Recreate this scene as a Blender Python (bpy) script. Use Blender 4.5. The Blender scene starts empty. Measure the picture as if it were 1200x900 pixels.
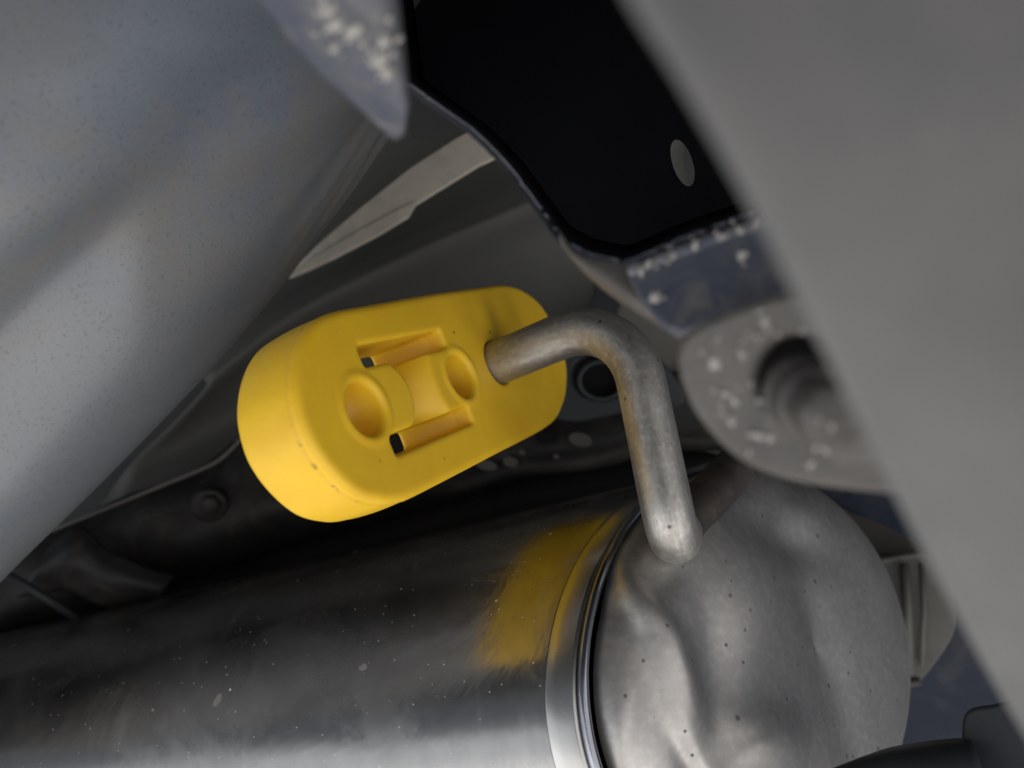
import bpy, bmesh, math, random
import numpy as np
from mathutils import Vector, Matrix, noise
random.seed(7); rng = np.random.default_rng(7)

# ------------------------------------------------------------------ camera, light, exposure
CAM_Z = 0.40            # camera height, metres
FPX = 933.33            # 28 mm lens on a 36 mm wide frame, photograph 1200 px wide
sc = bpy.context.scene
cam_d = bpy.data.cameras.new("camera"); cam = bpy.data.objects.new("camera", cam_d)
sc.collection.objects.link(cam); sc.camera = cam
cam.location = (0, 0, CAM_Z); cam.rotation_euler = (math.radians(90), 0, 0)
cam_d.lens = 28; cam_d.sensor_width = 36; cam_d.clip_start = 0.004; cam_d.clip_end = 20
cam_d.dof.use_dof = True; cam_d.dof.focus_distance = 0.205; cam_d.dof.aperture_fstop = 10.0

w = bpy.data.worlds.new("World"); sc.world = w; w.use_nodes = True
w.node_tree.nodes["Background"].inputs[0].default_value = (0.80, 0.88, 1.0, 1)
w.node_tree.nodes["Background"].inputs[1].default_value = 0.20

def area(name, loc, target, size, power, col):
    d = bpy.data.lights.new(name, 'AREA'); o = bpy.data.objects.new(name, d); sc.collection.objects.link(o)
    d.shape = 'RECTANGLE'; d.size, d.size_y = size; d.energy = power; d.color = col
    o.location = Vector(loc) + Vector((0, 0, CAM_Z))
    o.rotation_euler = (Vector(target) - Vector(loc)).to_track_quat('-Z', 'Y').to_euler()
    return o
# daylight coming in under the car from behind the camera on the left, and bounced up from the ground
area("daylight_from_open_side", (-1.05, -0.50, -0.42), (0, 0.22, 0.0), (1.8, 1.1), 6.5, (0.93, 0.97, 1.0))
area("daylight_from_behind", (0.62, -0.85, -0.10), (0, 0.22, 0.0), (2.0, 1.3), 9.0, (1.0, 0.97, 0.93))
area("daylight_off_ground", (0.0, -0.15, -0.80), (0.05, 0.25, 0.0), (2.6, 2.0), 17.0, (1.0, 0.95, 0.88))

sc.view_settings.view_transform = 'Standard'; sc.view_settings.look = 'None'
sc.view_settings.gamma = 1; sc.view_settings.use_curve_mapping = False
sc.view_settings.exposure = 0.15
sc.render.engine = 'CYCLES'
sc.cycles.use_denoising = True
sc.cycles.max_bounces = 8; sc.cycles.glossy_bounces = 5; sc.cycles.diffuse_bounces = 4
sc.cycles.sample_clamp_indirect = 6

# ------------------------------------------------------------------ helpers (geometry in mm, camera at the origin)
def W(p): return (p[0]*.001, p[1]*.001, p[2]*.001 + CAM_Z)
def P(px, py, d): return np.array([(px-600)/FPX*d, d, -(py-450)/FPX*d])
def mesh_obj(name, verts, faces, mat, parent=None, smooth=True, uvs=None):
    me = bpy.data.meshes.new(name)
    me.from_pydata([W(v) for v in verts], [], [tuple(int(i) for i in f) for f in faces])
    me.validate()
    if uvs is not None:
        ul = me.uv_layers.new(name="UVMap")
        li = np.zeros(len(me.loops), int); me.loops.foreach_get("vertex_index", li)
        ul.data.foreach_set("uv", np.asarray(uvs, float)[li].ravel())
    if smooth: me.polygons.foreach_set("use_smooth", [True]*len(me.polygons))
    o = bpy.data.objects.new(name, me); sc.collection.objects.link(o)
    if mat: me.materials.append(mat)
    if parent: put(o, parent)
    return o
def put(o, parent):
    o.parent = parent
    bpy.context.view_layer.update()
    o.matrix_parent_inverse = parent.matrix_world.inverted()
def empty(name, loc_mm, label, cat, group=None):
    o = bpy.data.objects.new(name, None); sc.collection.objects.link(o)
    o.location = W(loc_mm); o.empty_display_size = .01
    tag(o, label, cat, group); return o
def tag(o, label=None, cat=None, group=None, kind=None):
    if label: o["label"] = label
    if cat: o["category"] = cat
    if group: o["group"] = group
    if kind: o["kind"] = kind
def bevel(o, width_mm, seg=3, ang=35):
    m = o.modifiers.new("bevel", 'BEVEL'); m.width = width_mm*.001; m.segments = seg
    m.limit_method = 'ANGLE'; m.angle_limit = math.radians(ang); m.harden_normals = False
    return o
def fix_normals(o):
    bm = bmesh.new(); bm.from_mesh(o.data); bmesh.ops.recalc_face_normals(bm, faces=bm.faces); bm.to_mesh(o.data); bm.free()
def catmull(pts, n):
    p = np.asarray(pts, float); p = np.vstack([2*p[0]-p[1], p, 2*p[-1]-p[-2]]); out = []
    for i in range(1, len(p)-2):
        t = np.linspace(0, 1, n, endpoint=False)[:, None]
        a, b, c, d = p[i-1], p[i], p[i+1], p[i+2]
        out.append(.5*((2*b)+(c-a)*t+(2*a-5*b+4*c-d)*t*t+(3*b-a-3*c+d)*t**3))
    return np.vstack(out+[p[-2][None]])
def catmull_closed(pts, n):
    p = np.asarray(pts, float); m = len(p); out = []
    t = np.linspace(0, 1, n, endpoint=False)[:, None]
    for i in range(m):
        a, b, c, d = p[i-1], p[i], p[(i+1) % m], p[(i+2) % m]
        out.append(.5*((2*b)+(c-a)*t+(2*a-5*b+4*c-d)*t*t+(3*b-a-3*c+d)*t**3))
    return np.vstack(out)
def plane3(a, b, c):
    """the plane through three points given as (px, py, depth): returns (point, normal towards the camera)"""
    A, B, C = P(*a), P(*b), P(*c); n = np.cross(B-A, C-A); n /= np.linalg.norm(n)
    if n @ A > 0: n = -n
    return A, n
def on_plane(pl, px, py):
    r = np.array([(px-600)/FPX, 1, -(py-450)/FPX]); A, n = pl
    return r*((n @ A)/(n @ r))
def ellipse(cx, cy, rx, ry, rot=0, n=28):
    t = np.linspace(0, 2*math.pi, n, endpoint=False); c, s = math.cos(rot), math.sin(rot)
    x, y = rx*np.cos(t), ry*np.sin(t)
    return np.stack([cx+x*c-y*s, cy+x*s+y*c], 1)
def plate(name, pl, outer, mat, parent=None, thick=2.0, holes=(), bev=.4, seg=2, smooth=True):
    """a flat sheet-metal plate with real thickness and holes, lying on the plane pl"""
    bm = bmesh.new(); n = Vector(pl[1])
    for loop in [outer]+list(holes):
        vs = [bm.verts.new(on_plane(pl, *q)) for q in loop]
        for i in range(len(vs)): bm.edges.new((vs[i-1], vs[i]))
    bmesh.ops.triangle_fill(bm, edges=bm.edges[:], use_beauty=True, normal=n)
    r = bmesh.ops.extrude_face_region(bm, geom=bm.faces[:])
    vs = [g for g in r["geom"] if isinstance(g, bmesh.types.BMVert)]
    bmesh.ops.translate(bm, verts=vs, vec=-n*thick)
    bmesh.ops.recalc_face_normals(bm, faces=bm.faces)
    bmesh.ops.dissolve_limit(bm, angle_limit=.01, verts=bm.verts[:], edges=bm.edges[:])
    for v in bm.verts: v.co = Vector(W(v.co))
    me = bpy.data.meshes.new(name); bm.to_mesh(me); bm.free(); me.materials.append(mat)
    o = bpy.data.objects.new(name, me); sc.collection.objects.link(o)
    if parent: put(o, parent)
    if bev:
        bevel(o, bev, seg)
        if smooth: me.polygons.foreach_set("use_smooth", [True]*len(me.polygons)); wn(o)
    return o
def wn(o):
    m = o.modifiers.new("wn", 'WEIGHTED_NORMAL'); m.keep_sharp = False; m.weight = 80
def grid_faces(nu, nv, wrap_v=False):
    f = []; nn = nv if wrap_v else nv-1
    for i in range(nu-1):
        for j in range(nn):
            k = (j+1) % nv; f.append((i*nv+j, i*nv+k, (i+1)*nv+k, (i+1)*nv+j))
    return f
def loft(name, ctrl, mat, parent=None, nu=10, nv=10, disp=None, thick=0):
    """smooth sheet through a net of control points (rows of (px, py, depth)), optionally displaced along its normals (mm)"""
    C = np.array([[P(*q) for q in row] for row in ctrl])
    rows = np.array([catmull(r, nv) for r in C])
    S = np.array([catmull(rows[:, j], nu) for j in range(rows.shape[1])]).transpose(1, 0, 2)
    du = np.gradient(S, axis=0); dv = np.gradient(S, axis=1); N = np.cross(du, dv)
    N /= np.linalg.norm(N, axis=2, keepdims=True)+1e-9
    if (N*S).sum(2).mean() > 0: N = -N
    px = 600+FPX*S[..., 0]/S[..., 1]; py = 450-FPX*S[..., 2]/S[..., 1]
    if disp is not None: S = S+N*disp(px, py, S)[..., None]
    nU, nV = S.shape[:2]
    uv = np.stack([S[..., 0]*.0+np.arange(nU)[:, None], S[..., 0]*0+np.arange(nV)[None]], -1).reshape(-1, 2)
    o = mesh_obj(name, S.reshape(-1, 3), grid_faces(nU, nV), mat, parent)
    if thick:
        m = o.modifiers.new("solid", 'SOLIDIFY'); m.thickness = thick*.001
        m.offset = 0
    return o
def tube(name, path, radius, mat, parent=None, seg=32, cap=True):
    path = np.asarray(path, float); n = len(path)
    T = np.gradient(path, axis=0); T /= np.linalg.norm(T, axis=1, keepdims=True)
    u = np.cross(T[0], [0, 0, 1.]); u /= np.linalg.norm(u); vs = []; uvs = []; L = 0
    rad = np.broadcast_to(np.asarray(radius, float), (n,))
    for i in range(n):
        u = u-T[i]*(u @ T[i]); u /= np.linalg.norm(u); v = np.cross(T[i], u)
        if i: L += np.linalg.norm(path[i]-path[i-1])
        for k in range(seg):
            a = 2*math.pi*k/seg; vs.append(path[i]+rad[i]*(math.cos(a)*u+math.sin(a)*v)); uvs.append((L, abs(k/seg-.5)*2*math.pi*rad[i]))
    f = grid_faces(n, seg, True)
    if cap: f += [tuple(range(seg))[::-1], tuple((n-1)*seg+k for k in range(seg))]
    o = mesh_obj(name, vs, f, mat, parent, uvs=uvs); fix_normals(o); return o

# ------------------------------------------------------------------ material kit
class M:
    def __init__(s, name):
        s.m = bpy.data.materials.new(name); s.m.use_nodes = True; s.t = s.m.node_tree; s.n = s.t.nodes
        s.b = s.n["Principled BSDF"]; s.co = None
    def link(s, a, b): s.t.links.new(a, b); return s
    def coord(s, kind="Object"):
        n = s.n.new("ShaderNodeTexCoord"); return n.outputs[kind]
    def mapping(s, src, scale=(1, 1, 1), rot=(0, 0, 0), loc=(0, 0, 0)):
        n = s.n.new("ShaderNodeMapping"); n.inputs["Scale"].default_value = scale
        n.inputs["Rotation"].default_value = rot; n.inputs["Location"].default_value = loc
        s.link(src, n.inputs[0]); return n.outputs[0]
    def noise(s, src, scale, detail=4, rough=.55, dist=0):
        n = s.n.new("ShaderNodeTexNoise"); n.inputs["Scale"].default_value = scale; n.inputs["Detail"].default_value = detail
        n.inputs["Roughness"].default_value = rough; n.inputs["Distortion"].default_value = dist
        s.link(src, n.inputs["Vector"]); return n.outputs["Fac"]
    def voro(s, src, scale, rand=1.0):
        n = s.n.new("ShaderNodeTexVoronoi"); n.inputs["Scale"].default_value = scale; n.inputs["Randomness"].default_value = rand
        s.link(src, n.inputs["Vector"]); return n.outputs["Distance"], n.outputs["Color"]
    def ramp(s, src, stops):
        n = s.n.new("ShaderNodeValToRGB"); e = n.color_ramp.elements
        while len(e) < len(stops): e.new(.5)
        for el, (p, c) in zip(e, stops):
            el.position = p; el.color = (c, c, c, 1) if isinstance(c, (int, float)) else (*c, 1)
        s.link(src, n.inputs[0]); return n.outputs[0]
    def mix(s, fac, a, b, mode='MIX'):
        n = s.n.new("ShaderNodeMix"); n.data_type = 'RGBA'; n.blend_type = mode
        for i, v in ((0, fac), (6, a), (7, b)):
            if isinstance(v, (int, float)): n.inputs[i].default_value = v if i == 0 else (v, v, v, 1)
            elif isinstance(v, tuple): n.inputs[i].default_value = (*v, 1)
            else: s.link(v, n.inputs[i])
        return n.outputs[2]
    def math(s, op, a, b=0.0):
        n = s.n.new("ShaderNodeMath"); n.operation = op
        for i, v in enumerate((a, b)):
            if isinstance(v, (int, float)): n.inputs[i].default_value = v
            else: s.link(v, n.inputs[i])
        return n.outputs[0]
    def bump(s, h, strength, dist=.001, prev=None):
        n = s.n.new("ShaderNodeBump"); n.inputs["Strength"].default_value = strength; n.inputs["Distance"].default_value = dist
        s.link(h, n.inputs["Height"])
        if prev: s.link(prev, n.inputs["Normal"])
        return n.outputs[0]
    def set(s, **k):
        for key, v in k.items():
            i = s.b.inputs[{"color": "Base Color", "rough": "Roughness", "metal": "Metallic", "normal": "Normal", "spec": "Specular IOR Level",
                            "coat": "Coat Weight", "coatr": "Coat Roughness", "sss": "Subsurface Weight", "aniso": "Anisotropic"}[key]]
            if isinstance(v, (int, float)): i.default_value = v
            elif isinstance(v, tuple): i.default_value = (*v, 1)
            else: s.link(v, i)
        return s.m
def spots(k, src, scale, lo, hi, keep):
    """round spots: voronoi cells of which only a share is kept"""
    d, c = k.voro(src, scale)
    disc = k.ramp(d, [(lo, 1), (hi, 0)])
    sep = k.n.new("ShaderNodeSeparateColor"); k.link(c, sep.inputs[0])
    kept = k.math('LESS_THAN', sep.outputs[0], keep)
    return k.math('MULTIPLY', disc, kept)

def mat_yellow():
    k = M("yellow_polyurethane"); c = k.coord()
    n1 = k.noise(c, 60, 5); n2 = k.noise(c, 700, 3)
    base = k.mix(k.ramp(n1, [(.35, 0), (.75, 1)]), (.80, .50, .022), (.72, .42, .017))
    grime = spots(k, c, 300, .10, .22, .025)
    base = k.mix(k.math('MULTIPLY', grime, .75), base, (.16, .085, .02))
    sc_ = k.mapping(c, (900, 90, 300), (.3, .6, .2)); scr = k.ramp(k.noise(sc_, 1, 2), [(.70, 0), (.76, 1)])
    msk = k.ramp(k.noise(c, 45, 2), [(.55, 0), (.68, 1)])
    base = k.mix(k.math('MULTIPLY', k.math('MULTIPLY', scr, msk), .35), base, (.42, .24, .03))
    a = k.n.new("ShaderNodeAttribute"); a.attribute_name = "seam"
    fleck = k.ramp(k.noise(c, 330, 3, .7), [(.56, 0), (.66, 1)])
    base = k.mix(k.math('MULTIPLY', a.outputs["Fac"], .22), base, (.45, .25, .03))
    base = k.mix(k.math('MULTIPLY', k.math('MULTIPLY', a.outputs["Fac"], fleck), .85), base, (.10, .055, .02))
    nm = k.bump(n2, .10, .0004); nm = k.bump(n1, .10, .002, nm)
    return k.set(color=base, rough=k.ramp(n1, [(.3, .40), (.7, .52)]), normal=nm, spec=.38, sss=0.0)
def mat_steel_body():
    k = M("stainless_shell"); c = k.coord()
    ring = k.noise(k.mapping(c, (900, 14, 14)), 1, 4)       # fine rolling marks round the shell
    cloud = k.noise(c, 14, 5, .6, .6); fine = k.noise(c, 160, 4)
    base = k.mix(k.ramp(cloud, [(.3, 0), (.7, 1)]), (.32, .312, .307), (.26, .254, .25))
    base = k.mix(k.math('MULTIPLY', k.ramp(fine, [(.4, 0), (.75, 1)]), .35), base, (.38, .37, .36))
    wob = k.n.new("ShaderNodeTexNoise"); wob.inputs["Scale"].default_value = 130; k.link(c, wob.inputs["Vector"])
    va = k.n.new("ShaderNodeVectorMath"); va.operation = 'MULTIPLY_ADD'; va.inputs[1].default_value = (.006,)*3; k.link(wob.outputs["Color"], va.inputs[0]); k.link(c, va.inputs[2])
    stain = k.math('MAXIMUM', spots(k, k.mapping(va.outputs[0], (1, 1.2, 1.2)), 34, .13, .15, .30), spots(k, va.outputs[0], 130, .15, .2, .08))                     # dried water marks
    base = k.mix(k.math('MULTIPLY', stain, .30), base, (.50, .49, .47))
    dust = spots(k, c, 420, .10, .20, .014)
    base = k.mix(dust, base, (.75, .72, .66))
    film = k.ramp(k.noise(k.mapping(c, (26, 26, 26)), 1, 6, .65, .8), [(.50, 0), (.62, 1)])
    haze_n = k.ramp(k.noise(k.mapping(c, (9, 9, 9), loc=(2.3, .4, 1.1)), 1, 7, .62, 1.2), [(.44, 0), (.66, 1)])
    scuff = k.ramp(k.noise(k.mapping(c, (60, 9, 9), (0, .5, .35)), 1, 6, .7, .6), [(.54, 0), (.72, 1)])
    blot = k.ramp(k.noise(k.mapping(c, (42, 42, 42), loc=(5, 2, 7)), 1, 5, .55, .3), [(.60, 0), (.615, 1)])
    base = k.mix(k.math('MULTIPLY', haze_n, .28), base, (.36, .345, .33))
    base = k.mix(k.math('MULTIPLY', scuff, .22), base, (.45, .425, .40))
    base = k.mix(k.math('MULTIPLY', k.math('MULTIPLY', blot, haze_n), .6), base, (.22, .20, .18))
    speck2 = spots(k, c, 900, .12, .24, .05); base = k.mix(k.math('MULTIPLY', speck2, .7), base, (.62, .58, .52))
    rough = k.math('ADD', k.math('ADD', k.math('MULTIPLY', ring, .05), .20), k.math('MULTIPLY', k.math('ADD', k.math('MULTIPLY', film, .12), k.math('MULTIPLY', stain, .22)), 1))
    metal = k.math('SUBTRACT', 1.0, k.math('MULTIPLY', k.math('MAXIMUM', k.math('MAXIMUM', dust, speck2), k.math('MAXIMUM', k.math('MULTIPLY', stain, .32), k.math('MULTIPLY', k.math('MAXIMUM', haze_n, scuff), .14))), .8))
    nm = k.bump(ring, .018, .0003); nm = k.bump(cloud, .10, .006, nm)
    return k.set(color=base, rough=rough, metal=metal, normal=nm)
def mat_steel_cap():
    k = M("stainless_cap"); c = k.coord()
    cloud = k.noise(c, 22, 6, .6, .4); fine = k.noise(c, 420, 4)
    base = k.mix(k.ramp(cloud, [(.3, 0), (.7, 1)]), (.40, .388, .382), (.30, .29, .285))
    base = k.mix(k.math('MULTIPLY', k.ramp(fine, [(.45, 0), (.8, 1)]), .4), base, (.60, .58, .57))
    pits = k.math('MAXIMUM', spots(k, c, 200, .12, .19, .13), spots(k, c, 360, .14, .22, .10))
    base = k.mix(k.math('MULTIPLY', pits, .92), base, (.02, .018, .015))
    rough = k.math('ADD', k.math('MULTIPLY', cloud, .18), .37)
    film = k.ramp(k.noise(c, 38, 6, .65, .5), [(.42, 0), (.66, 1)]); base = k.mix(k.math('MULTIPLY', film, .35), base, (.30, .275, .255))
    nm = k.bump(fine, .12, .0003); nm = k.bump(k.noise(c, 70, 3), .10, .001, nm)
    return k.set(color=base, rough=rough, metal=k.math('SUBTRACT', .97, k.math('MAXIMUM', k.math('MULTIPLY', pits, .9), k.math('MULTIPLY', film, .17))), normal=nm)
def mat_rod():
    k = M("weathered_rod_steel"); c = k.coord("UV"); o = k.coord()
    streak = k.noise(k.mapping(c, (.09, .35, 1)), 1, 6, .65, .9); cloud = k.noise(o, 55, 5, .6, .5); fine = k.noise(o, 600, 4)
    base = k.mix(k.ramp(streak, [(.36, 0), (.66, 1)]), (.32, .302, .283), (.46, .443, .42))
    base = k.mix(k.math('MULTIPLY', k.ramp(cloud, [(.52, 0), (.68, 1)]), .55), base, (.17, .148, .13))
    scr = k.ramp(k.noise(k.mapping(c, (.12, 1.6, 1), loc=(3, 7, 0)), 1, 4, .7, .3), [(.62, 0), (.68, 1)]); base = k.mix(k.math('MULTIPLY', k.math('MULTIPLY', scr, k.ramp(k.noise(o, 35, 2), [(.48, 0), (.62, 1)])), .6), base, (.08, .07, .06))
    base = k.mix(k.math('MULTIPLY', k.ramp(fine, [(.5, 0), (.75, 1)]), .45), base, (.66, .63, .58))
    base = k.mix(k.math('MULTIPLY', spots(k, o, 330, .12, .25, .06), .8), base, (.06, .05, .04))
    nm = k.bump(fine, .16, .0003); nm = k.bump(streak, .10, .0006, nm)
    return k.set(color=base, rough=k.math('ADD', k.math('MULTIPLY', cloud, .28), .31), metal=.88, normal=nm)
def mat_paint(name, col, col2, rough=.4, speck=.0, scale=30, spec=.5, metal=0, speckscale=900, bump=.06, dirt=None):
    k = M(name); c = k.coord()
    n1 = k.noise(c, scale, 5, .6, .3); n2 = k.noise(c, speckscale, 3, .7)
    base = k.mix(k.ramp(n1, [(.32, 0), (.70, 1)]), col, col2)
    if speck: base = k.mix(k.math('MULTIPLY', k.ramp(n2, [(.55, 0), (.75, 1)]), speck), base, tuple(x*.35 for x in col))
    if dirt: base = k.mix(k.math('MULTIPLY', k.ramp(k.noise(c, scale*1.7, 6, .7, .8), [(.50, 0), (.66, 1)]), dirt[0]), base, dirt[1])
    nm = k.bump(n2, bump, .0005)
    return k.set(color=base, rough=k.math('ADD', k.math('MULTIPLY', n1, .2), rough-.1), normal=nm, spec=spec, metal=metal)

ROD_BURNT = mat_paint("heat_blackened_steel", (.03, .026, .024), (.06, .048, .043), .5, scale=60, metal=.4, bump=.2, dirt=(.4, (.12, .095, .082)))
YEL = mat_yellow(); SHELL = mat_steel_body(); CAP = mat_steel_cap(); ROD = mat_rod()
BAND = mat_paint("polished_band", (.40, .39, .38), (.33, .325, .32), .27, metal=1.0, scale=18, bump=.02)
BEAD = mat_paint("bead_steel", (.30, .31, .35), (.20, .20, .23), .22, metal=1.0, scale=60, bump=.02)
PANEL = mat_paint("grey_blue_panel_paint", (.192, .196, .196), (.118, .140, .182), .36, speck=.75, spec=.7, scale=7, speckscale=1000, bump=.10, dirt=(.55, (.20, .172, .135)))
NEAR = mat_paint("primer_grey_beam", (.165, .161, .158), (.098, .098, .101), .62, scale=18, spec=.2, bump=.03)
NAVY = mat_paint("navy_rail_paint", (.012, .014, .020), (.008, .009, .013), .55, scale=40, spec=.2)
BLUE = mat_paint("blue_grey_paint", (.062, .072, .105), (.11, .112, .125), .45, scale=60, dirt=(.65, (.19, .178, .168)), spec=0.3)
DEEPBLUE = mat_paint("deep_blue_paint", (.007, .012, .026), (.010, .014, .024), .4, scale=20, dirt=(.35, (.05, .05, .055)), spec=0.14)
LIP = mat_paint("chipped_lip", (.10, .115, .165), (.20, .195, .19), .5, scale=160)
OLIVE = mat_paint("floor_pan_grey", (.060, .060, .055), (.046, .046, .043), .5, scale=9, spec=0.25)
SEAL = mat_paint("seam_sealer", (.50, .46, .40), (.42, .385, .33), .6, scale=60, bump=.2, dirt=(.35, (.25, .22, .19)))
DARK = mat_paint("dirty_dark_metal", (.012, .0115, .0115), (.022, .021, .02), .5, scale=35, dirt=(.6, (.05, .043, .037)), spec=0.18)
ARM = mat_paint("dusty_arm", (.026, .025, .024), (.018, .020, .023), .5, scale=30, dirt=(.6, (.08, .066, .055)), spec=0.2)
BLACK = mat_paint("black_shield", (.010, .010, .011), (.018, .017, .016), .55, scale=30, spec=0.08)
SLATE = mat_paint("slate_part", (.032, .036, .042), (.025, .027, .031), .45, scale=30, spec=0.18)
TAUPE = mat_paint("taupe_part", (.10, .094, .085), (.08, .075, .068), .55, scale=25, spec=0.25)
BRKT = mat_paint("grey_bracket", (.10, .090, .082), (.065, .059, .055), .5, scale=60, dirt=(.6, (.17, .155, .142)))
CRUST = mat_paint("white_crust", (.46, .44, .415), (.30, .285, .265), .8, scale=200, bump=.3)
ZINC = mat_paint("zinc_fastener", (.10, .093, .088), (.06, .056, .054), .5, metal=.2, scale=120)
HEAT = mat_paint("aluminised_bracket", (.075, .073, .068), (.058, .057, .053), .42, metal=.2, scale=30, spec=0.2)

# ------------------------------------------------------------------ the setting: floor pan of the car, behind and over everything
def floor_pan():
    prof = [(430, -420), (430, -120), (428, 120), (415, 230), (370, 300), (280, 340), (120, 360), (-200, 370), (-500, 372)]   # depth, height
    p = catmull(prof, 6); xs = np.linspace(-700, 700, 41)
    vs = [(x, y, z+6*math.sin(x*.03)*math.sin(y*.015)) for y, z in p for x in xs]
    o = mesh_obj("floor_pan", vs, grid_faces(len(p), len(xs)), OLIVE_DK)
    m = o.modifiers.new("solid", 'SOLIDIFY'); m.thickness = .002; m.offset = 1
    tag(o, "dark grey underside of the car's floor behind all other parts", "car floor", kind="structure")
OLIVE_DK = mat_paint("underbody_coating", (.045, .046, .046), (.03, .031, .033), .6, scale=20, spec=0.12)
floor_pan()

# ------------------------------------------------------------------ yellow hanger: signed distance field meshed with surface nets
HN = np.array([.83022271, -.44812667, .33153089]); HU = np.array([.42058738, .89390583, .15504391]); HV = np.array([-.36583671, .01071673, .93061735])
HN /= np.linalg.norm(HN); HU -= HN*(HU@HN); HU /= np.linalg.norm(HU); HV = np.cross(HU, HN); HV = HV if HV[2] > 0 else -HV
HO = np.array([-33.07250042, 180.64927729, -5.43866596])
def hang(u, v, w_): return HO+HU*u+HV*v+HN*w_
def surface_nets(F, origin, h):
    nx, ny, nz = F.shape; S = F < 0
    c = [S[i:nx-1+i, j:ny-1+j, k:nz-1+k] for i in (0, 1) for j in (0, 1) for k in (0, 1)]
    cnt = sum(x.astype(np.int8) for x in c); act = (cnt > 0) & (cnt < 8)
    idx = -np.ones(act.shape, int); ii = np.argwhere(act); idx[act] = np.arange(len(ii))
    acc = np.zeros((len(ii), 3)); num = np.zeros(len(ii))
    cor = [(i, j, k) for i in (0, 1) for j in (0, 1) for k in (0, 1)]
    val = {q: F[ii[:, 0]+q[0], ii[:, 1]+q[1], ii[:, 2]+q[2]] for q in cor}
    for a in cor:
        for ax in range(3):
            if a[ax] == 0:
                b = list(a); b[ax] = 1; b = tuple(b); fa, fb = val[a], val[b]; cr = (fa < 0) != (fb < 0)
                t = np.where(cr, fa/np.where(cr, fa-fb, 1), 0); p = np.tile(np.array(a, float), (len(ii), 1)); p[:, ax] = t
                acc[cr] += p[cr]; num[cr] += 1
    V = (ii+acc/num[:, None])*h+origin; faces = []
    for ax in range(3):
        sl0 = [slice(None)]*3; sl1 = [slice(None)]*3; sl0[ax] = slice(0, -1); sl1[ax] = slice(1, None)
        A, B = S[tuple(sl0)], S[tuple(sl1)]; e = np.argwhere(A != B); b, c_ = [(1, 2), (2, 0), (0, 1)][ax]
        e = e[(e[:, b] > 0) & (e[:, c_] > 0) & (e[:, b] < F.shape[b]-1) & (e[:, c_] < F.shape[c_]-1)]
        def cell(db, dc):
            q = e.copy(); q[:, b] += db; q[:, c_] += dc; return idx[q[:, 0], q[:, 1], q[:, 2]]
        qd = np.stack([cell(-1, -1), cell(0, -1), cell(0, 0), cell(-1, 0)], 1)
        flip = ~A[tuple(e.T)]; qd[flip] = qd[flip][:, ::-1]; faces.append(qd)
    return V, np.vstack(faces)
def smax(a, b, k): h = np.clip(.5-.5*(a-b)/k, 0, 1); return a*(1-h)+b*h+k*h*(1-h)
def smin(a, b, k): return -smax(-a, -b, k)
def poly_sdf(x, y, poly):
    d = np.full(x.shape, 1e9); s = np.ones(x.shape); m = len(poly)
    for i in range(m):
        ax, ay = poly[i]; bx, by = poly[i-1]; ex, ey = bx-ax, by-ay; wx, wy = x-ax, y-ay
        t = np.clip((wx*ex+wy*ey)/(ex*ex+ey*ey+1e-12), 0, 1); d = np.minimum(d, (wx-ex*t)**2+(wy-ey*t)**2)
        c1 = y >= ay; c2 = y < by; c3 = ex*wy > ey*wx
        s = np.where((c1 & c2 & c3) | (~c1 & ~c2 & ~c3), -s, s)
    return s*np.sqrt(d)
OUT = [(-6.7, 20.7), (2.2, 23.0), (18.4, 23.8), (47.9, 24.9), (79, 25.4), (98.2, 25.2), (110.4, 22.2), (118.7, 16.6), (122.6, 7.2), (121, -5.3), (113.4, -13.9),
       (103.3, -19.5), (89.4, -22.7), (50.6, -22.8), (22.1, -22.7), (5.1, -22.5), (-.1, -21.9), (-5.8, -20.5), (-13.1, -16.5), (-18.1, -9.9), (-20.6, -2.8), (-20.3, 3.5), (-18.3, 9.3), (-13.6, 15.6)]
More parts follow.
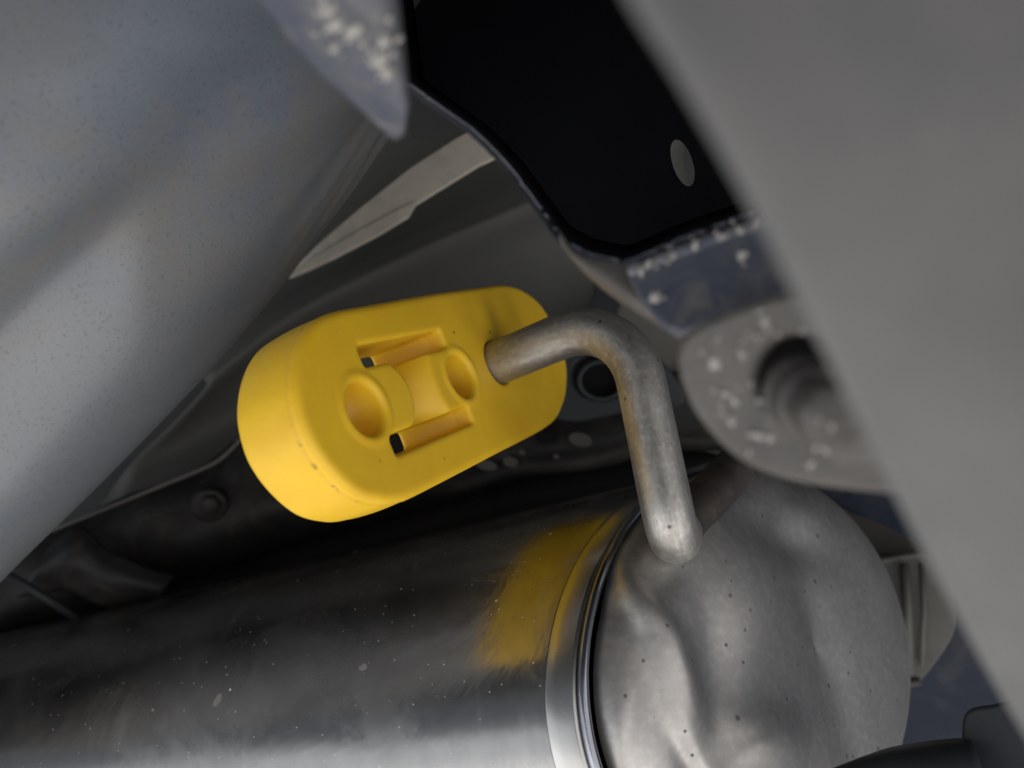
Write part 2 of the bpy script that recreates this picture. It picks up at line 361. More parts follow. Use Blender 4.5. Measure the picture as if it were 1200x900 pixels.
def build_hanger():
    T = 19.0; h = .5
    o0 = np.array([-24, -27, -T-3.5]); n = np.array([(128-o0[0])/h, (30-o0[1])/h, (3.5-o0[2])/h]).astype(int)
    u, v, w_ = [o0[i]+np.arange(n[i])*h for i in range(3)]
    U2, V2 = np.meshgrid(u, v, indexing='ij')
    d2 = poly_sdf(U2, V2, catmull_closed(OUT, 5)); U, V, Wd = np.meshgrid(u, v, w_, indexing='ij')
    D2 = np.broadcast_to(d2[:, :, None], U.shape)
    side = D2-.9*np.clip(1-((Wd+T*.55)/(T*.6))**2, 0, 1)      # slightly bulging side wall
    body = smax(side, np.abs(Wd+T/2)-T/2, 1.7)
    # mould seam just behind the front rim
    seam = np.hypot(D2-(-.4)+.0, (Wd+4.2)/1.0)-1.0
    body = smin(body, np.hypot(D2+.15, Wd+1.9)-.8, .4)
    def rbox(cu, cv, hu, hv, r):
        qx = np.abs(U-cu)-hu+r; qy = np.abs(V-cv)-hv+r
        return np.hypot(np.maximum(qx, 0), np.maximum(qy, 0))+np.minimum(np.maximum(qx, qy), 0)-r
    dep = np.clip(-Wd-5, 0, 30); sl = .33*dep; s1 = rbox(24.8-sl, 11.9, 19.2-sl, 2.75, 1.0); s2 = rbox(23.6-sl, -10.2, 19.2-sl, 2.6, 1.0)
    # centre recess: floor drops from the right boss to a pocket under the left boss
    t = np.clip((np.hypot(U-48, (V-.7)*.85)-15.0)/12.5, 0, 1); floor = .6-12.5*(t*t*(3-2*t))**.8-2.5*np.clip(np.abs(V-.7)/8.5, 0, 1.2)**3*np.clip(t*2.5, 0, 1)
    boss = smin(np.hypot(U-10.4, V-.75)-9.7, np.hypot(U-1.0, V-.2)-9.5, 2.0)
    rec = smax(smax(np.abs(V-.8)-10.5, np.abs(U-23)-13.6, 2.0), smax(floor-Wd, -boss, .8), .9)
    cut = smin(smin(s1, s2, .3), rec, .4)
    body = smax(body, -cut, 1.1)
    for cu, cv, r, lip in ((0, 0, 6.35, 1), (45.8, .7, 6.35, 1), (69.8, 1.28, 6.95, 0)):
        rr = np.hypot(U-cu, V-cv)
        if lip: body = smin(body, np.hypot((rr-r-1.5)/1.3, (Wd+.25)/.8)*.9-.75, .7)
        body = smax(body, -(rr-r), 1.3 if lip else .8)
    # pull marks by the loaded hole
    Vv, Fq = surface_nets(body, o0, h)
    # smooth a little (Laplacian over quads)
    nb = np.zeros_like(Vv); ct = np.zeros(len(Vv)); 
    E_ = np.vstack([Fq[:, [0, 1]], Fq[:, [1, 2]], Fq[:, [2, 3]], Fq[:, [3, 0]]])
    for it in range(2):
        nb[:] = 0; ct[:] = 0
        np.add.at(nb, E_[:, 0], Vv[E_[:, 1]]); np.add.at(nb, E_[:, 1], Vv[E_[:, 0]]); np.add.at(ct, E_[:, 0], 1); np.add.at(ct, E_[:, 1], 1)
        Vv = Vv*.6+.4*nb/ct[:, None]
    # gentle sag of the front face around the loaded rod
    g = np.exp(-((Vv[:, 0]-82)/13)**2-((Vv[:, 1]-14)/7)**2); Vv[:, 2] += np.where(Vv[:, 2] > -6, -.5*g*np.cos((Vv[:, 0]-82)*.38), 0)
    world = HO+Vv[:, :1]*HU+Vv[:, 1:2]*HV+Vv[:, 2:]*HN
    o = mesh_obj("exhaust_hanger", world, Fq, YEL); fix_normals(o)
    dv = poly_sdf(Vv[:, 0], Vv[:, 1], catmull_closed(OUT, 5)); sm = np.exp(-((Vv[:, 2]+2.9)/.45)**2)*np.exp(-((dv-.3)/.9)**2)
    at = o.data.attributes.new("seam", 'FLOAT', 'POINT'); at.data.foreach_set("value", sm.astype(np.float32))
    tag(o, "thick yellow rubber exhaust hanger with three round holes, pushed onto the bent steel rod", "exhaust hanger")
    return o
build_hanger()

# ------------------------------------------------------------------ muffler with its rod
MC = np.array([79.818, 251.128, -84.57]); maz, mel, mroll = math.radians(14), .262, .107; MRU, MRV = 75.0, 60.0; MKU, MKV = -44.178, -1.919   # the end seam is pressed on slightly askew
MA = np.array([math.cos(maz)*math.cos(mel), -math.sin(maz)*math.cos(mel), math.sin(mel)])
_u = np.cross(MA, [0, 0, 1.]); _u /= np.linalg.norm(_u); _v = np.cross(_u, MA)
MU = _u*math.cos(mroll)+_v*math.sin(mroll); MV = _v*math.cos(mroll)-_u*math.sin(mroll)
muffler = empty("muffler", MC-MA*120-MV*60, "oval stainless steel muffler with dented end cap below the yellow hanger", "muffler")
MCAP = np.cross(MRU*MU+MKU*MA, MRV*MV+MKV*MA); MCAP /= np.linalg.norm(MCAP); MCAP *= np.sign(MCAP @ MA)
def lathe(name, prof, mat, seg=160, disp=None, capdir=False):
    """oval shell round the muffler axis; prof: (distance along axis, growth of both radii in mm, scale of both radii)"""
    th = np.linspace(0, 2*math.pi, seg, endpoint=False); vs = []
    for s, g, k in prof:
        fade = 1 if s > -30 else max(0, 1+(s+30)/300)
        vs.append(MC+(MCAP if capdir else MA)*s+(np.cos(th)*(1-.17*np.maximum(0, -np.cos(th))))[:, None]*MU*(MRU*k+g)+np.sin(th)[:, None]*MV*(MRV*k+g)+((MKU*np.cos(th)+MKV*np.sin(th))*k*fade)[:, None]*MA)
    S = np.array(vs)
    if disp is not None:
        du = np.gradient(S, axis=0); dv = (np.roll(S, -1, 1)-np.roll(S, 1, 1)); N = np.cross(du, dv); N /= np.linalg.norm(N, axis=2, keepdims=True)+1e-9
        out = S-(MC+MA*np.array([p[0] for p in prof])[:, None, None]*0); out = S-MC
        N *= np.sign((N*out).sum(2, keepdims=True))
        px = 600+FPX*S[..., 0]/S[..., 1]; py = 450-FPX*S[..., 2]/S[..., 1]; front = (N*S).sum(2) < 0
        S = S+N*(disp(px, py, S)*front)[..., None]
        if capdir: S = S-N*(.0*px)[..., None]
    # local frame along the muffler so that the rolling marks follow the shell
    R = np.stack([MA, MU, MV], 1); loc = (S.reshape(-1, 3)-MC) @ R
    me = bpy.data.meshes.new(name); me.from_pydata((loc*.001).tolist(), [], grid_faces(len(prof), seg, True)); me.validate()
    me.polygons.foreach_set("use_smooth", [True]*len(me.polygons)); me.materials.append(mat)
    o = bpy.data.objects.new(name, me); sc.collection.objects.link(o)
    Mx = Matrix([[*R[i], W(MC)[i]] for i in range(3)]+[[0, 0, 0, 1]]); o.matrix_world = Mx
    o.parent = muffler; bpy.context.view_layer.update(); o.matrix_parent_inverse = muffler.matrix_world.inverted(); o.matrix_world = Mx
    fix_normals(o); return o
def g2(px, py, cx, cy, sx, sy, rot=0):
    c, s = math.cos(rot), math.sin(rot); x, y = px-cx, py-cy; a, b = x*c+y*s, -x*s+y*c
    return np.exp(-(a/sx)**2-(b/sy)**2)
def body_disp(px, py, S):
    return .5*np.sin(S[..., 0]*.028+1)*np.cos(S[..., 2]*.05)-1.6*g2(px, py, 120, 760, 170, 26, -.5)+1.0*g2(px, py, 30, 800, 120, 30, -.6)
lathe("body", [(s, 0, 1) for s in np.linspace(-520, -1, 110)], SHELL, 220, body_disp)
lathe("band", [(-9.0, -.2, 1), (-8.9, .3, 1), (-8.5, .45, 1), (-6, .5, 1), (-2, .6, 1), (-.9, .5, 1), (-.7, -.2, 1)], BAND, 220)
lathe("seam_bead", [(.9+1.5*math.cos(a), .2+1.5*math.sin(a), 1) for a in np.linspace(0, 2*math.pi, 13)], BEAD, 220)
CL = 17.5
def cap_prof():
    out = []
    for t in np.linspace(0, 1, 90):
        a = t*math.pi/2; s = CL*math.sin(a)**(.9); k = math.cos(a)**.5*(.985)
        out.append((s+.5, 0, max(k, .004)))
    return out
def cap_disp(px, py, S):
    d = 0*px
    xc = np.interp(py, [560, 640, 690, 740, 800, 850, 900, 1000], [705, 706, 728, 757, 779, 796, 826, 880])      # S-shaped press crease
    d += -3.6*(.5-.5*np.tanh((px-xc)/9))*np.clip((py-640)/70, 0, 1)
    d += 2.4*np.exp(-((px-xc-26)/17)**2)*np.exp(-((py-760)/75)**2)
    d += -2.6*g2(px, py, 838, 775, 26, 95, -.12)
    d += 3.2*g2(px, py, 885, 700, 40, 85, -.25)
    d += -2.8*g2(px, py, 925, 630, 60, 26, .45)
    xr = np.interp(py, [600, 700, 800, 900], [925, 945, 975, 1005]); d += -1.6*np.exp(-((px-xr)/22)**2)
    d += 4.2*g2(px, py, 893, 862, 46, 40, .3)-2.0*g2(px, py, 835, 880, 26, 40, .2)
    d += -1.6*g2(px, py, 770, 668, 40, 26, .3)+1.2*g2(px, py, 735, 850, 20, 60, .1)
    return d*.85
lathe("end_cap", cap_prof(), CAP, 260, cap_disp, True)
D3 = hang(69.8, 1.28, 0)
def filleted(pts, rads, n=16):
    out = [pts[0]]
    for i in range(1, len(pts)-1):
        a = pts[i-1]-pts[i]; b = pts[i+1]-pts[i]; a /= np.linalg.norm(a); b /= np.linalg.norm(b)
        half = math.acos(np.clip(a @ b, -1, 1))/2; r = rads[i-1]; L = r/math.tan(half); bis = (a+b)/np.linalg.norm(a+b)
        c = pts[i]+bis*r/math.sin(half); p0 = pts[i]+a*L-c; p1 = pts[i]+b*L-c; w_ = math.pi-2*half
        for t in np.linspace(0, 1, n): out.append(c+(math.sin((1-t)*w_)*p0+math.sin(t*w_)*p1)/math.sin(w_))
    out.append(pts[-1]); P_ = np.array(out); d = np.r_[0, np.cumsum(np.linalg.norm(np.diff(P_, axis=0), axis=1))]
    s_ = np.linspace(0, d[-1], 150); Q = np.stack([np.interp(s_, d, P_[:, k]) for k in range(3)], 1)
    for _ in range(6): Q[1:-1] = (Q[:-2]+2*Q[1:-1]+Q[2:])/4
    return Q
rp = filleted([D3-HN*24, D3+HN*43.7, P(790, 637, 203), P(794, 622, 226), P(862, 548, 250)], [20, 7, 6])
cut = int(np.argmax((rp[:, 1] > 224) & (np.arange(len(rp)) > 90)))
tube("hanger_rod", rp[:cut+1], 6.75, ROD, muffler, 40)
foot = tube("rod_foot", rp[cut:], 6.7, ROD_BURNT, muffler, 40); foot["label"] = "heat-blackened foot of the rod on the end cap"

# ------------------------------------------------------------------ left body panel
def panel_disp(px, py, S):
    ang = np.degrees(np.arctan2(py-40, 520-px))        # fan of pressed ridges that runs out towards the top corner
    r = np.hypot(px-520, py-40)/500
    q1 = .74*px+.673*(py-430); t1 = .673*px-.74*(py-430); f1 = np.clip(1.15-t1/480, 0, 1.3)      # long pressed crease
    d = -5.5*np.exp(-(q1/48)**2)*f1+2.4*np.exp(-((q1-105)/75)**2)*f1+2.0*np.exp(-((q1+110)/70)**2)*f1
    d += -1.5*np.exp(-((q1-240)/45)**2)*np.clip(t1/300, 0, 1)
    d += -1.6*np.exp(-((ang-56.5)/1.8)**2)*r*np.exp(-((r-.35)/.35)**2)+1.0*np.exp(-((ang-60)/1.2)**2)*r*np.exp(-((r-.3)/.3)**2)
    fine = np.exp(-((r-.32)/.30)**2); d += .22*np.sin(ang*1.15+1.5*np.sin(r*9))*fine*(ang > 44)+.2*np.sin(ang*2.7)*fine*(ang > 50)
    d += 1.6*np.sin(ang*.23+r*3)*r+.9*g2(px, py, 165, 300, 28, 90, .25)
    return d
edge = [(-140, 850, 225), (0, 684, 228), (130, 547, 232), (250, 420, 236), (330, 327, 240), (400, 233, 244), (470, 130, 246), (545, 5, 246), (620, -130, 245)]
ctrl = []
for off, dd in ((60, 60), (14, 34), (0, 16), (6, 4), (30, -10), (80, -26), (160, -44), (300, -68), (480, -92), (720, -122)):
    row = []
    for i, (x, y, z) in enumerate(edge):
        k = 1-.35*i/8*(off > 50)
        row.append((x-.76*off*k, y-.65*off*k, z+dd*(1 if dd > 0 else 1.0)))
    ctrl.append(row)
pan = loft("body_panel", ctrl, PANEL, None, 8, 14, panel_disp, thick=1.2)
tag(pan, "large grey-blue painted body panel with soft pressed ridges beside the yellow hanger", "body panel")

# ------------------------------------------------------------------ box-section rail with the dark opening
rail = empty("frame_rail", P(700, 300, 150), "open-ended dark navy box rail with an oval hole in its inner wall", "frame rail")
opening = [(448, -80, 140), (460, 10, 141), (466, 60, 142), (471, 92, 143), (520, 127, 144), (556, 152, 144), (600, 196, 144), (640, 252, 141), (660, 280, 138), (690, 297, 134), (735, 307, 130), (800, 278, 127), (900, 243, 122), (1010, 205, 116), (1010, -80, 116)]
q = np.array(opening, float); smooth_q = []
for i in range(len(q)):
    a, b = q[i], q[(i+1) % len(q)]
    for t in np.linspace(0, 1, 8, endpoint=False): smooth_q.append(a*(1-t)+b*t)
smooth_q = np.array(smooth_q)
for _ in range(2): smooth_q = (np.roll(smooth_q, 1, 0)+smooth_q*2+np.roll(smooth_q, -1, 0))/4
cen = np.array([760, 100.])
def ring_mm(scale, dz, jag=0):
    out = []
    for i, (x, y, z) in enumerate(smooth_q):
        j = jag*noise.noise(Vector((x*.1, y*.1, 3.1)))
        out.append(P(cen[0]+(x-cen[0])*(scale)+j, cen[1]+(y-cen[1])*scale+j*.5, z+dz))
    return out
n_ = len(smooth_q)
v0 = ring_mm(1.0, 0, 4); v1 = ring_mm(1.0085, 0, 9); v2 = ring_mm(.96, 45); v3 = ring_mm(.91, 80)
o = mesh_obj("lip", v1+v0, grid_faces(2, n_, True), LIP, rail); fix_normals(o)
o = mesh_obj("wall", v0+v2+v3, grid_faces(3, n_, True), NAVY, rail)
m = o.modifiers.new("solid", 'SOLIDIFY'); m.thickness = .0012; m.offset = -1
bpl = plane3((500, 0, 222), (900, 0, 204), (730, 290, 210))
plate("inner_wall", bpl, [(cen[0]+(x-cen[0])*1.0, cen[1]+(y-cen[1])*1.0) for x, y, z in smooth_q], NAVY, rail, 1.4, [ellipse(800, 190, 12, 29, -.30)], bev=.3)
# little folded tab under the lip, coloured black to put in the deep shade
tpl = plane3((470, 90, 146), (556, 152, 147), (482, 162, 152))
plate("folded_tab", tpl, [(468, 92), (520, 129), (556, 153), (530, 160), (505, 163), (484, 162), (474, 150), (470, 120)], BLACK, rail, 1.0, bev=.2)

# blue corroded flange above the rail's opening (with white crust)
fl = empty("corroded_flange", P(470, 150, 130), "blue flange edge crusted with white corrosion beside the dark opening", "flange")
loft("sheet", [[(255, -60, 108), (312, 10, 108), (372, 80, 109), (428, 130, 112), (464, 162, 114)],
               [(330, -60, 99), (375, 10, 100), (420, 70, 102), (452, 118, 107), (474, 155, 112)],
               [(380, -60, 95), (415, 0, 97), (444, 55, 100), (462, 100, 104), (475, 140, 109)],
               [(440, -60, 97), (457, 0, 98), (464, 50, 101), (470, 92, 104), (476, 125, 108)],
               [(452, -60, 104), (464, 0, 105), (470, 50, 107), (474, 92, 108), (477, 118, 111)]], BLUE, fl, 6, 6, None, thick=1.0)
def crust(parent, px, py, d, r_px, squash=.5):
    """one flat ragged fleck of white corrosion, with a few crumbs round it"""
    rr = random.Random(int(px*7+py*13))
    for k in range(1+rr.randint(1, 3)):
        x, y, r_ = (px, py, r_px) if k == 0 else (px+rr.uniform(-2.2, 2.2)*r_px, py+rr.uniform(-2.2, 2.2)*r_px, r_px*rr.uniform(.25, .5))
        bm = bmesh.new(); bmesh.ops.create_icosphere(bm, subdivisions=2, radius=1)
        for v in bm.verts: v.co *= 1+.85*noise.noise(v.co*1.3+Vector((x, y, 0)))+.4*noise.noise(v.co*3+Vector((y, x, 0)))
        a = rr.uniform(0, math.pi); st = rr.uniform(.55, .95); r = r_*d/FPX; c = P(x, y, d); vs = []
        for v in bm.verts:
            u_, w_ = v.co.x*1.15, v.co.z*st
            vs.append((c[0]+(u_*math.cos(a)-w_*math.sin(a))*r, c[1]+v.co.y*r*squash*.45, c[2]+(u_*math.sin(a)+w_*math.cos(a))*r))
        fs = [[v.index for v in f.verts] for f in bm.faces]; bm.free()
        mesh_obj("white_spot", vs, fs, CRUST, parent)
for px, py, d, r in ((385, 12, 114.5, 8), (392, 28, 115, 10), (415, 36, 116, 10), (378, 2, 114, 6), (450, 48, 118, 7), (444, 70, 119, 11), (452, 84, 121, 8), (390, 58, 121, 5), (425, 52, 118, 4), (436, 60, 119, 5), (370, 40, 122, 4), (456, 22, 117, 4)):
    crust(fl, px, py, d*.84-.6, r)

# blue bottom flange + beige lip under the opening
bf = empty("blue_flange", P(800, 390, 125), "blue-grey flange with a chipped crusty edge under the dark rail opening", "flange")
jag = lambda pts, a: [(x, y+a*noise.noise(Vector((x*.11, y*.1, 7)))) for x, y in pts]
topl = [(735+i*9.2, 311-i*3.36) for i in range(32)]
plate("sheet", plane3((740, 312, 124), (920, 250, 119), (830, 370, 116)), jag(topl, 5)+[(1020, 300), (940, 335), (900, 348), (850, 366), (800, 388), (782, 384), (765, 368), (748, 345), (737, 325)], BLUE, bf, 2.2, bev=.6)
plate("edge_lip", plane3((740, 316, 122.5), (920, 254, 117.8), (830, 370, 115)), jag(topl, 6)+[(x, y+10+4*noise.noise(Vector((x*.13, 2, 1)))) for x, y in topl[::-1]], LIP, bf, 1.2, bev=.4)
loft("curved_lip", [[(652, 268, 141), (665, 287, 138), (690, 300, 135), (737, 310, 131), (770, 350, 128)],
                    [(655, 276, 139), (670, 298, 136), (697, 318, 133), (738, 345, 128), (780, 378, 125)],
                    [(664, 290, 140), (684, 314, 137), (710, 338, 134), (745, 362, 130), (800, 396, 127)]], BRKT, bf, 6, 6, None, thick=1.0)
for px, py, d, r in ((870, 299, 116, 6), (768, 348, 118, 6), (790, 300, 121, 4), (815, 288, 120, 5), (846, 278, 119, 6), (868, 270, 118.5, 5), (752, 318, 121.5, 4), (760, 310, 121.5, 5), (885, 262, 118, 5)):
    crust(bf, px, py, d, r)

# ------------------------------------------------------------------ bracket with the bolt
br = empty("mounting_bracket", P(900, 570, 112), "grey mounting bracket plate with rounded corner, white specks and a bolt", "bracket")
kpl = plane3((820, 440, 107), (1000, 400, 97), (920, 560, 103))
outer = catmull_closed([(806, 388), (792, 412), (795, 446), (812, 484), (843, 522), (882, 550), (940, 568), (1010, 578), (1080, 584), (1160, 590), (1160, 420), (1150, 325), (1040, 320), (930, 340), (860, 362)], 5)
plate("plate", kpl, outer, BRKT, br, 5, [ellipse(934, 440, 48, 46, -.15, 36)], bev=1.6, seg=3)
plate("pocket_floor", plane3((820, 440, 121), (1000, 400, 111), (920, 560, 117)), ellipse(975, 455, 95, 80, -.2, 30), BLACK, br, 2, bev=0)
def cyl_on(name, cpx, cpy, d, r0, r1, back, mat, parent, seg=40, inner=None, nrm=None):
    c = P(cpx, cpy, d); n = kpl[1] if nrm is None else nrm; u = np.cross(n, [0, 0, 1.]); u /= np.linalg.norm(u); v = np.cross(n, u)
    k = d/FPX; prof = [(r1*k, -back), (r1*k, -1.0), (r1*k-.6, -.3), (r1*k-1.3, 0)]
    if inner: prof += [(inner*k+.8, 0), (inner*k+.2, -.3), (inner*k, -.9), (inner*k, -back)]
    th = np.linspace(0, 2*math.pi, seg, endpoint=False)
    vs = [c+n*h+u*r*math.cos(t)+v*r*math.sin(t) for r, h in prof for t in th]; f = grid_faces(len(prof), seg, True)
    if not inner: f.append(tuple((len(prof)-1)*seg+i for i in range(seg)))
    o = mesh_obj(name, vs, f, mat, parent); fix_normals(o); return o
b0, b1 = P(946, 468, 103), P(978, 489, 91.5); bn = (b1-b0)/np.linalg.norm(b1-b0)
cyl_on("washer", 946, 468, 102.0, 46, 50, 4, ZINC, br, nrm=bn)
cyl_on("collar", 958, 476, 98.0, 44, 47, 8, ZINC, br, nrm=bn)
bolt = cyl_on("bolt", 978, 489, 91.5, 40, 43, 12, ZINC, br, seg=6, nrm=bn)
for px, py, r in ((838, 424, 8), (870, 415, 5), (841, 396, 4), (897, 375, 6), (900, 385, 4), (852, 462, 7), (862, 470, 5), (858, 492, 6), (890, 510, 6), (880, 508, 4), (902, 512, 5), (846, 480, 3), (880, 450, 3), (885, 395, 4), (940, 388, 4), (890, 365, 3), (956, 525, 3), (968, 528, 4), (951, 544, 4), (988, 475, 5), (975, 500, 4), (960, 492, 3), (878, 530, 4), (865, 455, 3), (872, 400, 3), (912, 392, 3), (890, 470, 3), (878, 390, 3)):
    on_bolt = abs(px-974) < 45 and 440 < py < 515
    d = 91.3 if on_bolt else on_plane(kpl, px, py)[1]-.2
    crust(br, px, py, d, r, .35)
crust_names = None

# ------------------------------------------------------------------ near beam across the right
beam_edge = [(x, y, z*.82) for x, y, z in [(700, -90, 60), (745, 0, 61), (800, 88, 63), (870, 212, 67), (935, 338, 72), (1000, 470, 78), (1060, 592, 85), (1130, 728, 93), (1205, 862, 103), (1300, 1010, 114)]]
ctrl = []
for off, dz in ((0, .6), (6, 0), (40, -.5), (160, -2), (330, -4), (560, -6)):
    ctrl.append([(x+.88*off, y-.47*off, z+dz*z/80-off*((.14 if y > 430 else .07)*math.tanh((y-430)/700))*min(1, off/60)) for x, y, z in beam_edge])
bm_ = loft("beam", ctrl, NEAR, None, 8, 8, None, thick=1.0)
tag(bm_, "pale grey painted beam slanting across in front of the bolted bracket", "beam")

# ------------------------------------------------------------------ background parts between the hanger and the floor
bgp = empty("inner_panel", P(500, 400, 345), "dull grey pressed panel with a pale seam strip behind the yellow hanger", "panel")
loft("sheet", [[(180, 300, 362), (320, 200, 360), (460, 100, 358), (600, 10, 356), (720, -60, 354)],
               [(210, 400, 352), (330, 318, 350), (480, 228, 348), (600, 150, 346), (760, 40, 344)],
               [(235, 440, 340), (345, 355, 338), (490, 282, 336), (620, 222, 334), (790, 130, 333)],
               [(240, 455, 339), (350, 372, 337), (495, 300, 335), (630, 240, 333), (800, 160, 332)],
               [(200, 500, 350), (360, 400, 348), (520, 335, 345), (640, 275, 342), (800, 190, 340)],
               [(140, 560, 372), (370, 460, 368), (540, 400, 362), (660, 330, 352), (800, 240, 350)],
               [(90, 640, 378), (380, 540, 376), (560, 470, 372), (690, 380, 360), (730, 330, 358)]], OLIVE, bgp, 8, 8, None, thick=1.5)
spl = plane3((350, 320, 322), (560, 165, 318), (480, 200, 322))
plate("seam_strip", spl, [(338, 326), (350, 308), (372, 286), (420, 245), (480, 197), (540, 158), (556, 148), (572, 166), (590, 180), (560, 194), (520, 219), (486, 240), (478, 254), (440, 277), (390, 303), (360, 317)], SEAL, bgp, 1.6, bev=.5)
plate("seam_strip", plane3((350, 322, 320.5), (560, 168, 316.5), (480, 202, 320.5)), [(340, 325), (365, 303), (425, 267), (470, 243), (486, 237), (480, 252), (440, 276), (390, 302), (360, 316)], SEAL, bgp, .8, bev=.3)

mt = empty("rubber_mount", P(705, 490, 320), "dark round mount with a ringed hole behind the bent rod", "mount")
mpl = plane3((680, 440, 318), (760, 430, 314), (700, 490, 316))
plate("plate", mpl, catmull_closed([(650, 425), (662, 398), (700, 385), (750, 400), (790, 440), (800, 475), (740, 482), (700, 490), (668, 494), (640, 480)], 4), SLATE, mt, 6, [ellipse(703, 442, 33, 27, .2, 30)], bev=1.2)
plate("core", plane3((680, 440, 330), (760, 430, 326), (700, 490, 328)), ellipse(705, 442, 50, 40, 0, 30), BLACK, mt, 2, bev=0)
c0 = [P(705+26*math.cos(a), 446+22*math.sin(a), 316) for a in np.linspace(0, 2*math.pi, 41)]
tube("ring", c0, 1.0, SLATE, mt, 10, cap=False)
st = plate("gusset_plate", plane3((700, 350, 330), (760, 370, 326), (690, 390, 328)), catmull_closed([(640, 400), (668, 385), (690, 360), (702, 330), (716, 338), (728, 348), (722, 372), (700, 400), (660, 415)], 4), SLATE, None, 3, bev=.8)
tag(st, "small dark slate gusset with curved edge above the bent rod", "gusset")
tp = plate("rear_wall_panel", plane3((760, 350, 352), (820, 480, 346), (740, 330, 352)), [(700, 300), (760, 330), (830, 380), (860, 480), (870, 540), (800, 520), (745, 500), (720, 420)], TAUPE, None, 3, bev=.8)
tag(tp, "plain taupe panel seen between the bent rod and the bolted bracket", "panel")

cm = empty("crossmember", P(420, 640, 340), "dirty dark crossmember with small holes, a raised edge and a bolt, above the muffler", "crossmember")
loft("sheet", [[(-40, 660, 350), (100, 606, 348), (245, 547, 346), (280, 520, 345), (330, 500, 344), (480, 470, 343), (620, 460, 342), (900, 420, 340)],
               [(-40, 690, 338), (100, 640, 336), (245, 580, 334), (290, 560, 334), (340, 550, 334), (480, 530, 335), (640, 500, 336), (900, 470, 336)],
               [(-40, 740, 334), (100, 690, 332), (245, 630, 332), (300, 615, 332), (350, 600, 333), (480, 575, 334), (640, 540, 336), (900, 510, 336)],
               [(-40, 800, 350), (100, 730, 352), (245, 680, 356), (300, 660, 358), (350, 650, 360), (480, 620, 362), (640, 570, 362), (900, 530, 360)]], DARK, cm, 8, 8,
     lambda px, py, S: 2.5*np.sin(px*.03)*np.sin(py*.05)+3*g2(px, py, 240, 590, 60, 24)+4*g2(px, py, 130, 650, 70, 10, .5), thick=1.5)
tube("raised_edge", catmull([P(60, 622, 342), P(100, 606, 340), (P(180, 573, 339)), P(240, 548, 338), P(262, 535, 338), P(285, 512, 338)], 8), .9, TAUPE, cm, 8)
def hexbolt(px, py, d, r, parent, n):
    a = cyl_on("washer", px, py, d, r*1.5, r*1.7, 4, DARK, parent, 28, nrm=n)
    b = cyl_on("bolt_head", px, py, d-3, r, r, 4, DARK, parent, 6, nrm=n)
hexbolt(245, 594, 328, 13, cm, np.array([.1, -.95, -.25])/np.linalg.norm([.1, -.95, -.25]))
for px, py, rx, ry in ((640, 511, 13, 8),):
    o = plate("drain_hole", plane3((px-10, py, 331), (px+10, py, 331), (px, py+8, 330)), ellipse(px, py, rx, ry, .2), BLACK, cm, 1, bev=.2)
for px, py, rx, ry in ((680, 515, 14, 8), (598, 541, 9, 6), (570, 545, 13, 6), (612, 530, 4, 3), (652, 535, 4, 3)):
    o = plate("pale_spot", plane3((px-10, py, 331), (px+10, py, 331), (px, py+8, 330)), ellipse(px, py, rx, ry, .2), TAUPE, cm, .5, bev=.2)

arm = loft("control_arm", [[(60, 640, 318), (95, 618, 316), (120, 640, 314), (160, 662, 314), (205, 676, 318)],
                            [(40, 670, 312), (85, 652, 308), (115, 668, 307), (150, 686, 308), (190, 694, 313)],
                            [(20, 700, 322), (70, 690, 320), (105, 702, 320), (140, 712, 320), (170, 716, 324)]], ARM, None, 6, 6, lambda px, py, S: .8*np.sin(px*.09)*np.sin(py*.07), thick=2)
tag(arm, "dusty brown-grey suspension arm peeping out between the grey-blue panel and the muffler", "suspension arm")
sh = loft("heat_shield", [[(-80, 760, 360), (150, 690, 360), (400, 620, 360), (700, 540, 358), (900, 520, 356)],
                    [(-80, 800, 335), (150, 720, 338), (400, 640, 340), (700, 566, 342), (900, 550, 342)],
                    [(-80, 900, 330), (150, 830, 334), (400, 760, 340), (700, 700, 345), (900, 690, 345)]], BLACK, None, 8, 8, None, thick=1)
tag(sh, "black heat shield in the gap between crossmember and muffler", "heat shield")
hc = tube("brake_pipe", catmull([P(-30, 655, 300), P(20, 680, 302), P(60, 705, 306), P(95, 728, 312), P(140, 760, 318)], 8), 1.6, SLATE, None, 10)
tag(hc, "thin dark pipe emerging under the grey-blue panel by the muffler", "pipe")

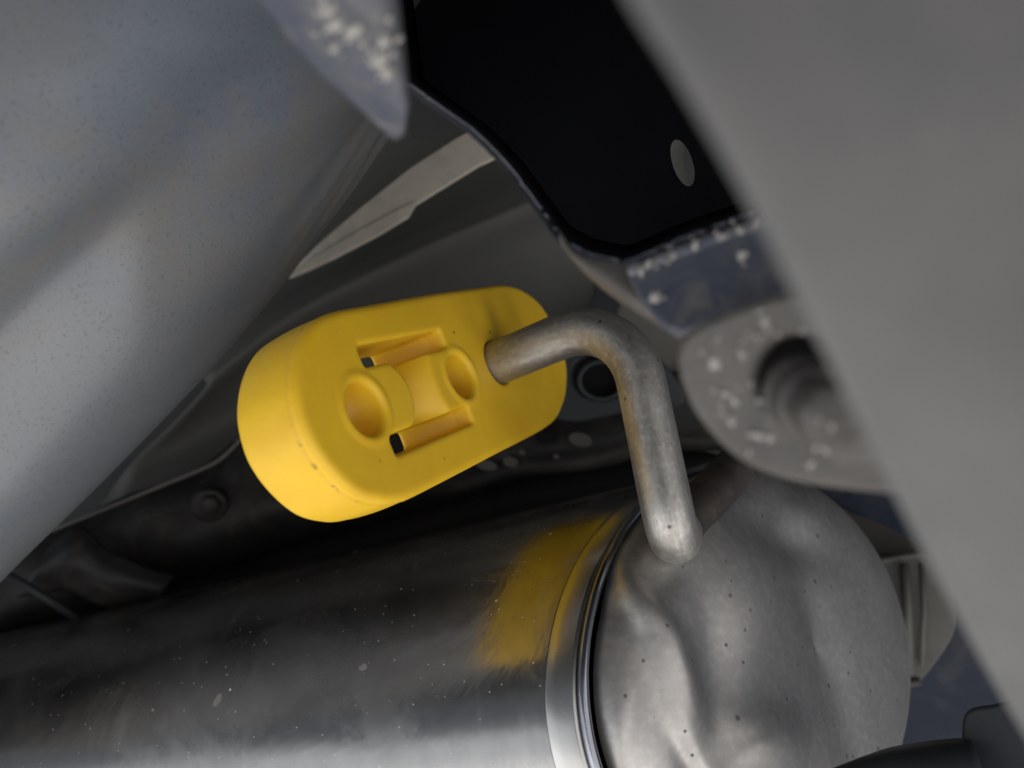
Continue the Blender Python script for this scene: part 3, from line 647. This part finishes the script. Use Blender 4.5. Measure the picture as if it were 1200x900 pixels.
# ------------------------------------------------------------------ right background: bracket behind the muffler, blue body, dark lumps
rb = empty("rear_bracket", P(1060, 800, 330), "grey metal bracket box with folded edges behind the muffler end cap", "bracket")
fa = plane3((1000, 660, 335), (1110, 650, 322), (1050, 800, 330))
plate("face", fa, catmull_closed([(1000, 656), (1050, 650), (1085, 648), (1110, 668), (1122, 715), (1115, 750), (1080, 798), (1060, 804), (1000, 804), (985, 730)], 4), HEAT, rb, 3, bev=1.2)
plate("upper_face", plane3((990, 600, 350), (1090, 640, 338), (1000, 660, 334)), [(960, 590), (985, 595), (1040, 615), (1090, 640), (1085, 655), (1010, 661), (970, 660)], HEAT, rb, 2, bev=.8)
tube("folded_edge", [P(990, 662, 333), P(1030, 657, 329), P(1100, 646, 321)], 1.5, HEAT, rb, 10)
tube("rib", [P(1060, 662, 322), P(1064, 720, 323), P(1066, 790, 324)], 2.0, HEAT, rb, 10)
tube("rib", [P(1080, 660, 320), P(1083, 720, 321), P(1080, 780, 323)], 1.2, HEAT, rb, 10)
tube("lower_edge", [P(990, 803, 329), P(1050, 804, 327), P(1078, 799, 326)], 1.4, HEAT, rb, 10)
bw = loft("blue_body_wall", [[(900, 520, 372), (1000, 540, 366), (1130, 560, 360), (1320, 580, 355)],
                     [(900, 700, 378), (1000, 700, 372), (1130, 700, 366), (1320, 700, 360)],
                     [(900, 1000, 384), (1000, 1000, 378), (1130, 1000, 370), (1320, 1000, 362)]], DEEPBLUE, None, 8, 8, lambda px, py, S: 1.5*np.sin((px*.3+py)*.03), thick=1.5)
tag(bw, "deep blue inner body wall behind the grey bracket box", "body wall")
bt = plate("blue_plate", plane3((960, 570, 300), (1090, 640, 285), (1080, 580, 290)), [(945, 562), (985, 592), (1040, 617), (1100, 648), (1130, 600), (1110, 560), (1000, 552)], DEEPBLUE, None, 1.2, bev=.3)
tag(bt, "small deep blue plate with a bright edge under the bolted bracket", "plate")
lump = loft("dark_bushing", [[(995, 915, 190), (1040, 894, 190), (1095, 884, 188), (1140, 880, 186)],
                     [(970, 925, 180), (1025, 908, 179), (1090, 900, 177), (1145, 896, 176)],
                     [(960, 980, 175), (1020, 970, 174), (1090, 965, 172), (1150, 960, 171)]], SLATE, None, 6, 6, None, thick=6)
tag(lump, "rounded dark slate lump at the foot of the muffler end cap", "bushing")
blk = plate("dark_block", plane3((1130, 840, 185), (1200, 830, 178), (1150, 900, 180)), catmull_closed([(1126, 850), (1134, 832), (1160, 826), (1230, 820), (1260, 900), (1250, 960), (1140, 960), (1128, 900)], 4), SLATE, None, 25, bev=1.5, seg=3)
tag(blk, "dark blue-grey block beside the slanting pale beam", "block")
